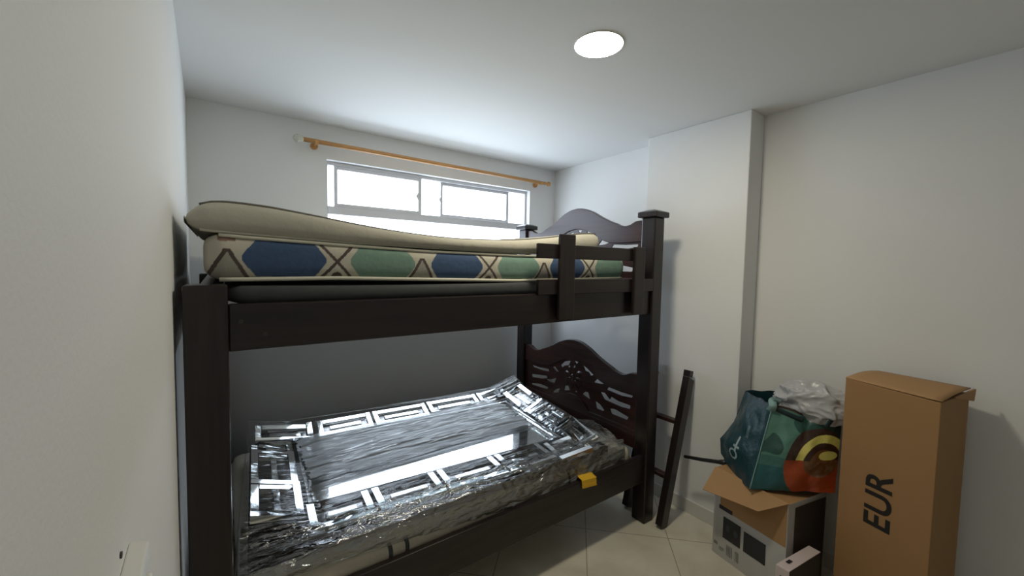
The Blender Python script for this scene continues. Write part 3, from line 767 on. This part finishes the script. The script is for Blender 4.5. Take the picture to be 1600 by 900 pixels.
# small pinkish carton in front
sb = thing('small_carton', 'small pinkish white carton between the white carton and the tall box', 'box', (1.9, .55, 0))
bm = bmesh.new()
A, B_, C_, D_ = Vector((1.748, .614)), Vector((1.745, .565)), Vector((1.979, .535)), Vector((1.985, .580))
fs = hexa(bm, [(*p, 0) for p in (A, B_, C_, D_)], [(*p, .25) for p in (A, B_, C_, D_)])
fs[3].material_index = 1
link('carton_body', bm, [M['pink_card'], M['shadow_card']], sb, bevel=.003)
bm = bmesh.new()
bm.faces.new([bm.verts.new(p) for p in ((1.790, .596, .2513), (1.789, .582, .2513), (1.818, .579, .2513), (1.819, .593, .2513))])
link('small_print', bm, M['print_dark'], sb)
d = (B_-A)
for z in (.205, .180, .155):
    bm = bmesh.new(); bm.faces.new([bm.verts.new((A.x+d.x*t-.001, A.y+d.y*t+.0004, zz)) for t, zz in ((.35, z), (.7, z), (.7, z+.012), (.35, z+.012))])
    link('small_print', bm, M['print_dark'], sb)
settle(sb)

# ------------------------------------------------------------------ teal shopping bag on the carton
bag = thing('shopping_bag', 'teal woven shopping bag with an orange and brown round print on the carton', 'bag', (2.03, .75, .36))
TEAL_D, TEAL, GRN, GRN_D = (.012, .045, .055), (.018, .10, .11), (.08, .20, .155), (.02, .075, .06)
ORNG, BRN, YEL, BRN2 = (.36, .055, .010), (.045, .020, .012), (.74, .66, .17), (.16, .065, .02)
def quadmap(P, u, v):       # P = bottom-left, bottom-right, top-right, top-left
    a = P[0].lerp(P[1], u); b = P[3].lerp(P[2], u); return a.lerp(b, v)
EB, ET = Vector((1.880, .775, .434)), Vector((1.985, .742, .802))
SB, ST = Vector((2.060, .985, .460)), Vector((2.100, .912, .800))
RB, RT = Vector((2.085, .530, .466)), Vector((2.125, .530, .815))
KB, KT = Vector((2.23, .78, .45)), Vector((2.25, .72, .83))
side_c = [SB, EB, ET, ST]; front_c = [EB, RB, RT, ET]
def side_pt(u, v):
    p = quadmap(side_c, u, v)
    n = Vector((-.85, .5, 0)).normalized()
    bul = .030*sin(v*pi)*sin(u*pi)
    low = max(0, 1-v/.28)
    p += n*bul + Vector((0, 0, -.022*low*sin(u*pi)))
    # lower outer corner sags outwards
    p += Vector((-.01, .05, 0))*max(0, (1-u)-.3)*max(0, 1-abs(v-.22)/.3)
    p += n*.007*noise.noise(Vector((u*4, v*5, 1)))
    p.z += .008*noise.noise(Vector((u*6, 0, 3)))*v
    return p
def front_pt(u, v):
    p = quadmap(front_c, u, v); n = Vector((-.9, -.45, 0)).normalized()
    p += n*(.035*sin(v*pi)*sin(u*pi)+.011*noise.noise(Vector((u*5, v*5, 11)))*min(1, 6*u*(1-u)))
    p += n*(-.014*math.exp(-((u-.52)/.05)**2)*max(0, v-.35))
    if v > .7: p.z += -.045*(v-.7)/.3*math.exp(-((u-.62)/.28)**2)
    return p
def front_col(u, v):
    # round print
    cx, cy, r = .70, .375, .44
    du, dv = (u-cx)*1.18, (v-cy)
    rr_ = sqrt(du*du+dv*dv)
    if rr_ < r:
        if v < .40:
            if (u-.78)**2+((v-.39)*1.1)**2 < .22**2 and v > .17: return tuple(BRN2[i]+(.10*max(0, noise.noise(Vector((u*18, v*18, 0))))) for i in range(3))
            return ORNG
        a = sqrt(((u-.80)*1.0)**2+((v-.36)*1.0)**2)
        if .250 < a < .345 and v > .385: return YEL
        if ((u-.86)/.12)**2+((v-.455)/.055)**2 < 1: return YEL
        if a < .17: return BRN2
        return BRN
    if v < .42 and u > .86: return ORNG if v < .40 else BRN
    if v < .42 and u < .55: 
        return TEAL if v < .30 else tuple(TEAL[i]*.5+GRN[i]*.5 for i in range(3))
    nn_ = noise.noise(Vector((u*3.1, v*3.3+u, 4)))
    if v > .97: return BRN
    if u > .90 and v > .55: return TEAL_D
    return GRN if nn_ > -.12 else GRN_D
def side_col(u, v):
    if v > .985: return (.01, .01, .01)
    # spoon-like line mark and round letters printed up the side
    if abs(u-.50) < .022 and .27 < v < .47: return (.35, .42, .42)
    if abs(u-.50) < .075 and .31 < v < .345: return (.30, .38, .38)
    e = ((u-.46)/.10)**2+((v-.225)/.055)**2
    if .45 < e < 1.0: return (.33, .40, .40)
    if abs(u-.66) < .03 and .50 < v < .66: return (.08, .13, .14)
    return TEAL_D
def paint(bm, V, nu, nv, fn):
    cl = bm.loops.layers.float_color.get('Col') or bm.loops.layers.float_color.new('Col')
    idx = {}
    for i, row in enumerate(V):
        for j, v in enumerate(row): idx[v] = (i/nu, j/nv)
    for f in bm.faces:
        for lp in f.loops:
            u, v = idx[lp.vert]; lp[cl] = (*fn(u, v), 1)
bm = bmesh.new(); bm.loops.layers.float_color.new('Col'); V = grid(bm, 180, 220, front_pt); paint(bm, V, 180, 220, front_col)
fpn = link('front_panel', bm, M['bag'], bag, smooth=True); fpn['label'] = 'panel with an orange and brown disc and yellow arcs'
bm = bmesh.new(); bm.loops.layers.float_color.new('Col'); V = grid(bm, 120, 200, side_pt); paint(bm, V, 120, 200, side_col)
sp_ = link('side_panel', bm, M['bag'], bag, smooth=True); sp_['label'] = 'dark teal side panel'
def back_pt(u, v):
    P = [RB, KB, KT, RT] if u < .5 else [KB, SB, ST, KT]
    t = u*2 if u < .5 else u*2-1
    return quadmap(P, t, v)+Vector((.0, 0, .01*noise.noise(Vector((u*9, 0, 2)))*v))
bm = bmesh.new(); bm.loops.layers.float_color.new('Col'); V = grid(bm, 40, 20, back_pt); paint(bm, V, 40, 20, lambda u, v: TEAL_D)
link('back_panel', bm, M['bag'], bag, smooth=True)
bm = bmesh.new(); bm.faces.new([bm.verts.new(p) for p in (SB, EB, RB, KB)]); link('bag_bottom', bm, M['bagtrim'], bag)
# light seam between side and front, handle loop
bm = bmesh.new(); tube(bm, [quadmap(front_c, 0, t/20)+Vector((-.002, 0, 0)) for t in range(21)], .0028, 6)
m_ = mat('teal_seam', (.16, .30, .27), .5); link('seam', bm, m_, bag, smooth=True)
def strap(pts, w=.022, name='handle', m=None):
    bm = bmesh.new(); P = [Vector(p) for p in smoothcurve([tuple(p) for p in pts], 8)]
    rows = []
    for i, p in enumerate(P):
        dd_ = (P[min(i+1, len(P)-1)]-P[max(0, i-1)]).normalized(); s = dd_.cross(Vector((.9, .4, .1))).normalized()*w/2
        rows.append((bm.verts.new(p-s), bm.verts.new(p+s)))
    for a, b in zip(rows, rows[1:]): bm.faces.new([a[0], a[1], b[1], b[0]])
    o = link(name, bm, m or M['bagtrim'], bag, smooth=True); s_ = o.modifiers.new('t', 'SOLIDIFY'); s_.thickness = .002; return o
m_h = mat('pale_teal_strap', (.20, .33, .32), .45)
strap([(1.975, .750, .775), (1.965, .735, .800), (1.985, .745, .822), (2.01, .725, .812)], .030, 'handle', m_h)
strap([(1.985, .735, .790), (2.00, .69, .775), (2.03, .64, .755)], .020, 'handle')
strap([(2.03, .560, .755), (2.07, .545, .80), (2.12, .540, .84), (2.17, .560, .86)], .020, 'handle')
settle(bag)

# crumpled white plastic poking out of the bag
bm = bmesh.new(); bmesh.ops.create_icosphere(bm, subdivisions=6, radius=1)
for v in bm.verts:
    p = v.co.copy()
    r1 = 1-abs(noise.noise(p*1.7+Vector((3, 0, 0))))*.75; r2 = 1-abs(noise.noise(p*3.6+Vector((0, 5, 0))))*.40
    r = .60+.45*r1*r2
    v.co = Vector((2.115+p.x*r*.085, .640+p.y*r*.150, .815+p.z*r*.10))
pw = link('plastic_bag', bm, M['plastic_white'], smooth=True)
tag(pw, 'crumpled whitish plastic bag stuffed in the top of the teal shopping bag', 'plastic bag')

# black rod poking out to the left under the bag
bm = bmesh.new(); tube(bm, [(2.03, 1.178, .380), (2.03, 1.172, .381), (2.035, 1.08, .400), (2.04, 1.00, .420), (2.045, .975, .426), (2.055, .955, .430)], [.003, .0085, .0095, .010, .014, .018], 12)
rd = link('black_rod', bm, M['black'], smooth=True); tag(rd, 'thin black rod sticking out sideways from under the teal bag', 'rod')

# ------------------------------------------------------------------ light switch on the left wall
sw = thing('light_switch', 'white switch plate on the left wall at the lower left edge', 'light switch', (lwx(.535), .535, 1.06))
def wx_(y, o): return lwx(y)+o
bm = bmesh.new()
ya, yb, za, zb = .462, .560, 1.000, 1.105
T_ = .016
hexa(bm, [(wx_(ya, 0), ya, za), (wx_(yb, 0), yb, za), (wx_(yb, 0), yb, zb), (wx_(ya, 0), ya, zb)], [(wx_(ya, T_), ya+.003, za+.003), (wx_(yb, T_), yb-.003, za+.003), (wx_(yb, T_), yb-.003, zb-.003), (wx_(ya, T_), ya+.003, zb-.003)])
link('switch_plate', bm, M['switch'], sw, bevel=.002)
bm = bmesh.new(); bbox(bm, wx_(.51, T_-.001), wx_(.51, T_+.004), .490, .532, 1.022, 1.082); link('rocker', bm, M['switch'], sw, bevel=.002)
settle(sw)
bm = bmesh.new(); tube(bm, [(wx_(.509, -.002), .509, 1.121), (wx_(.509, .0015), .509, 1.121)], .0032, 10)
sc = link('screw', bm, M['screw']); tag(sc, 'tiny dark screw in the left wall just above the switch plate', 'screw')
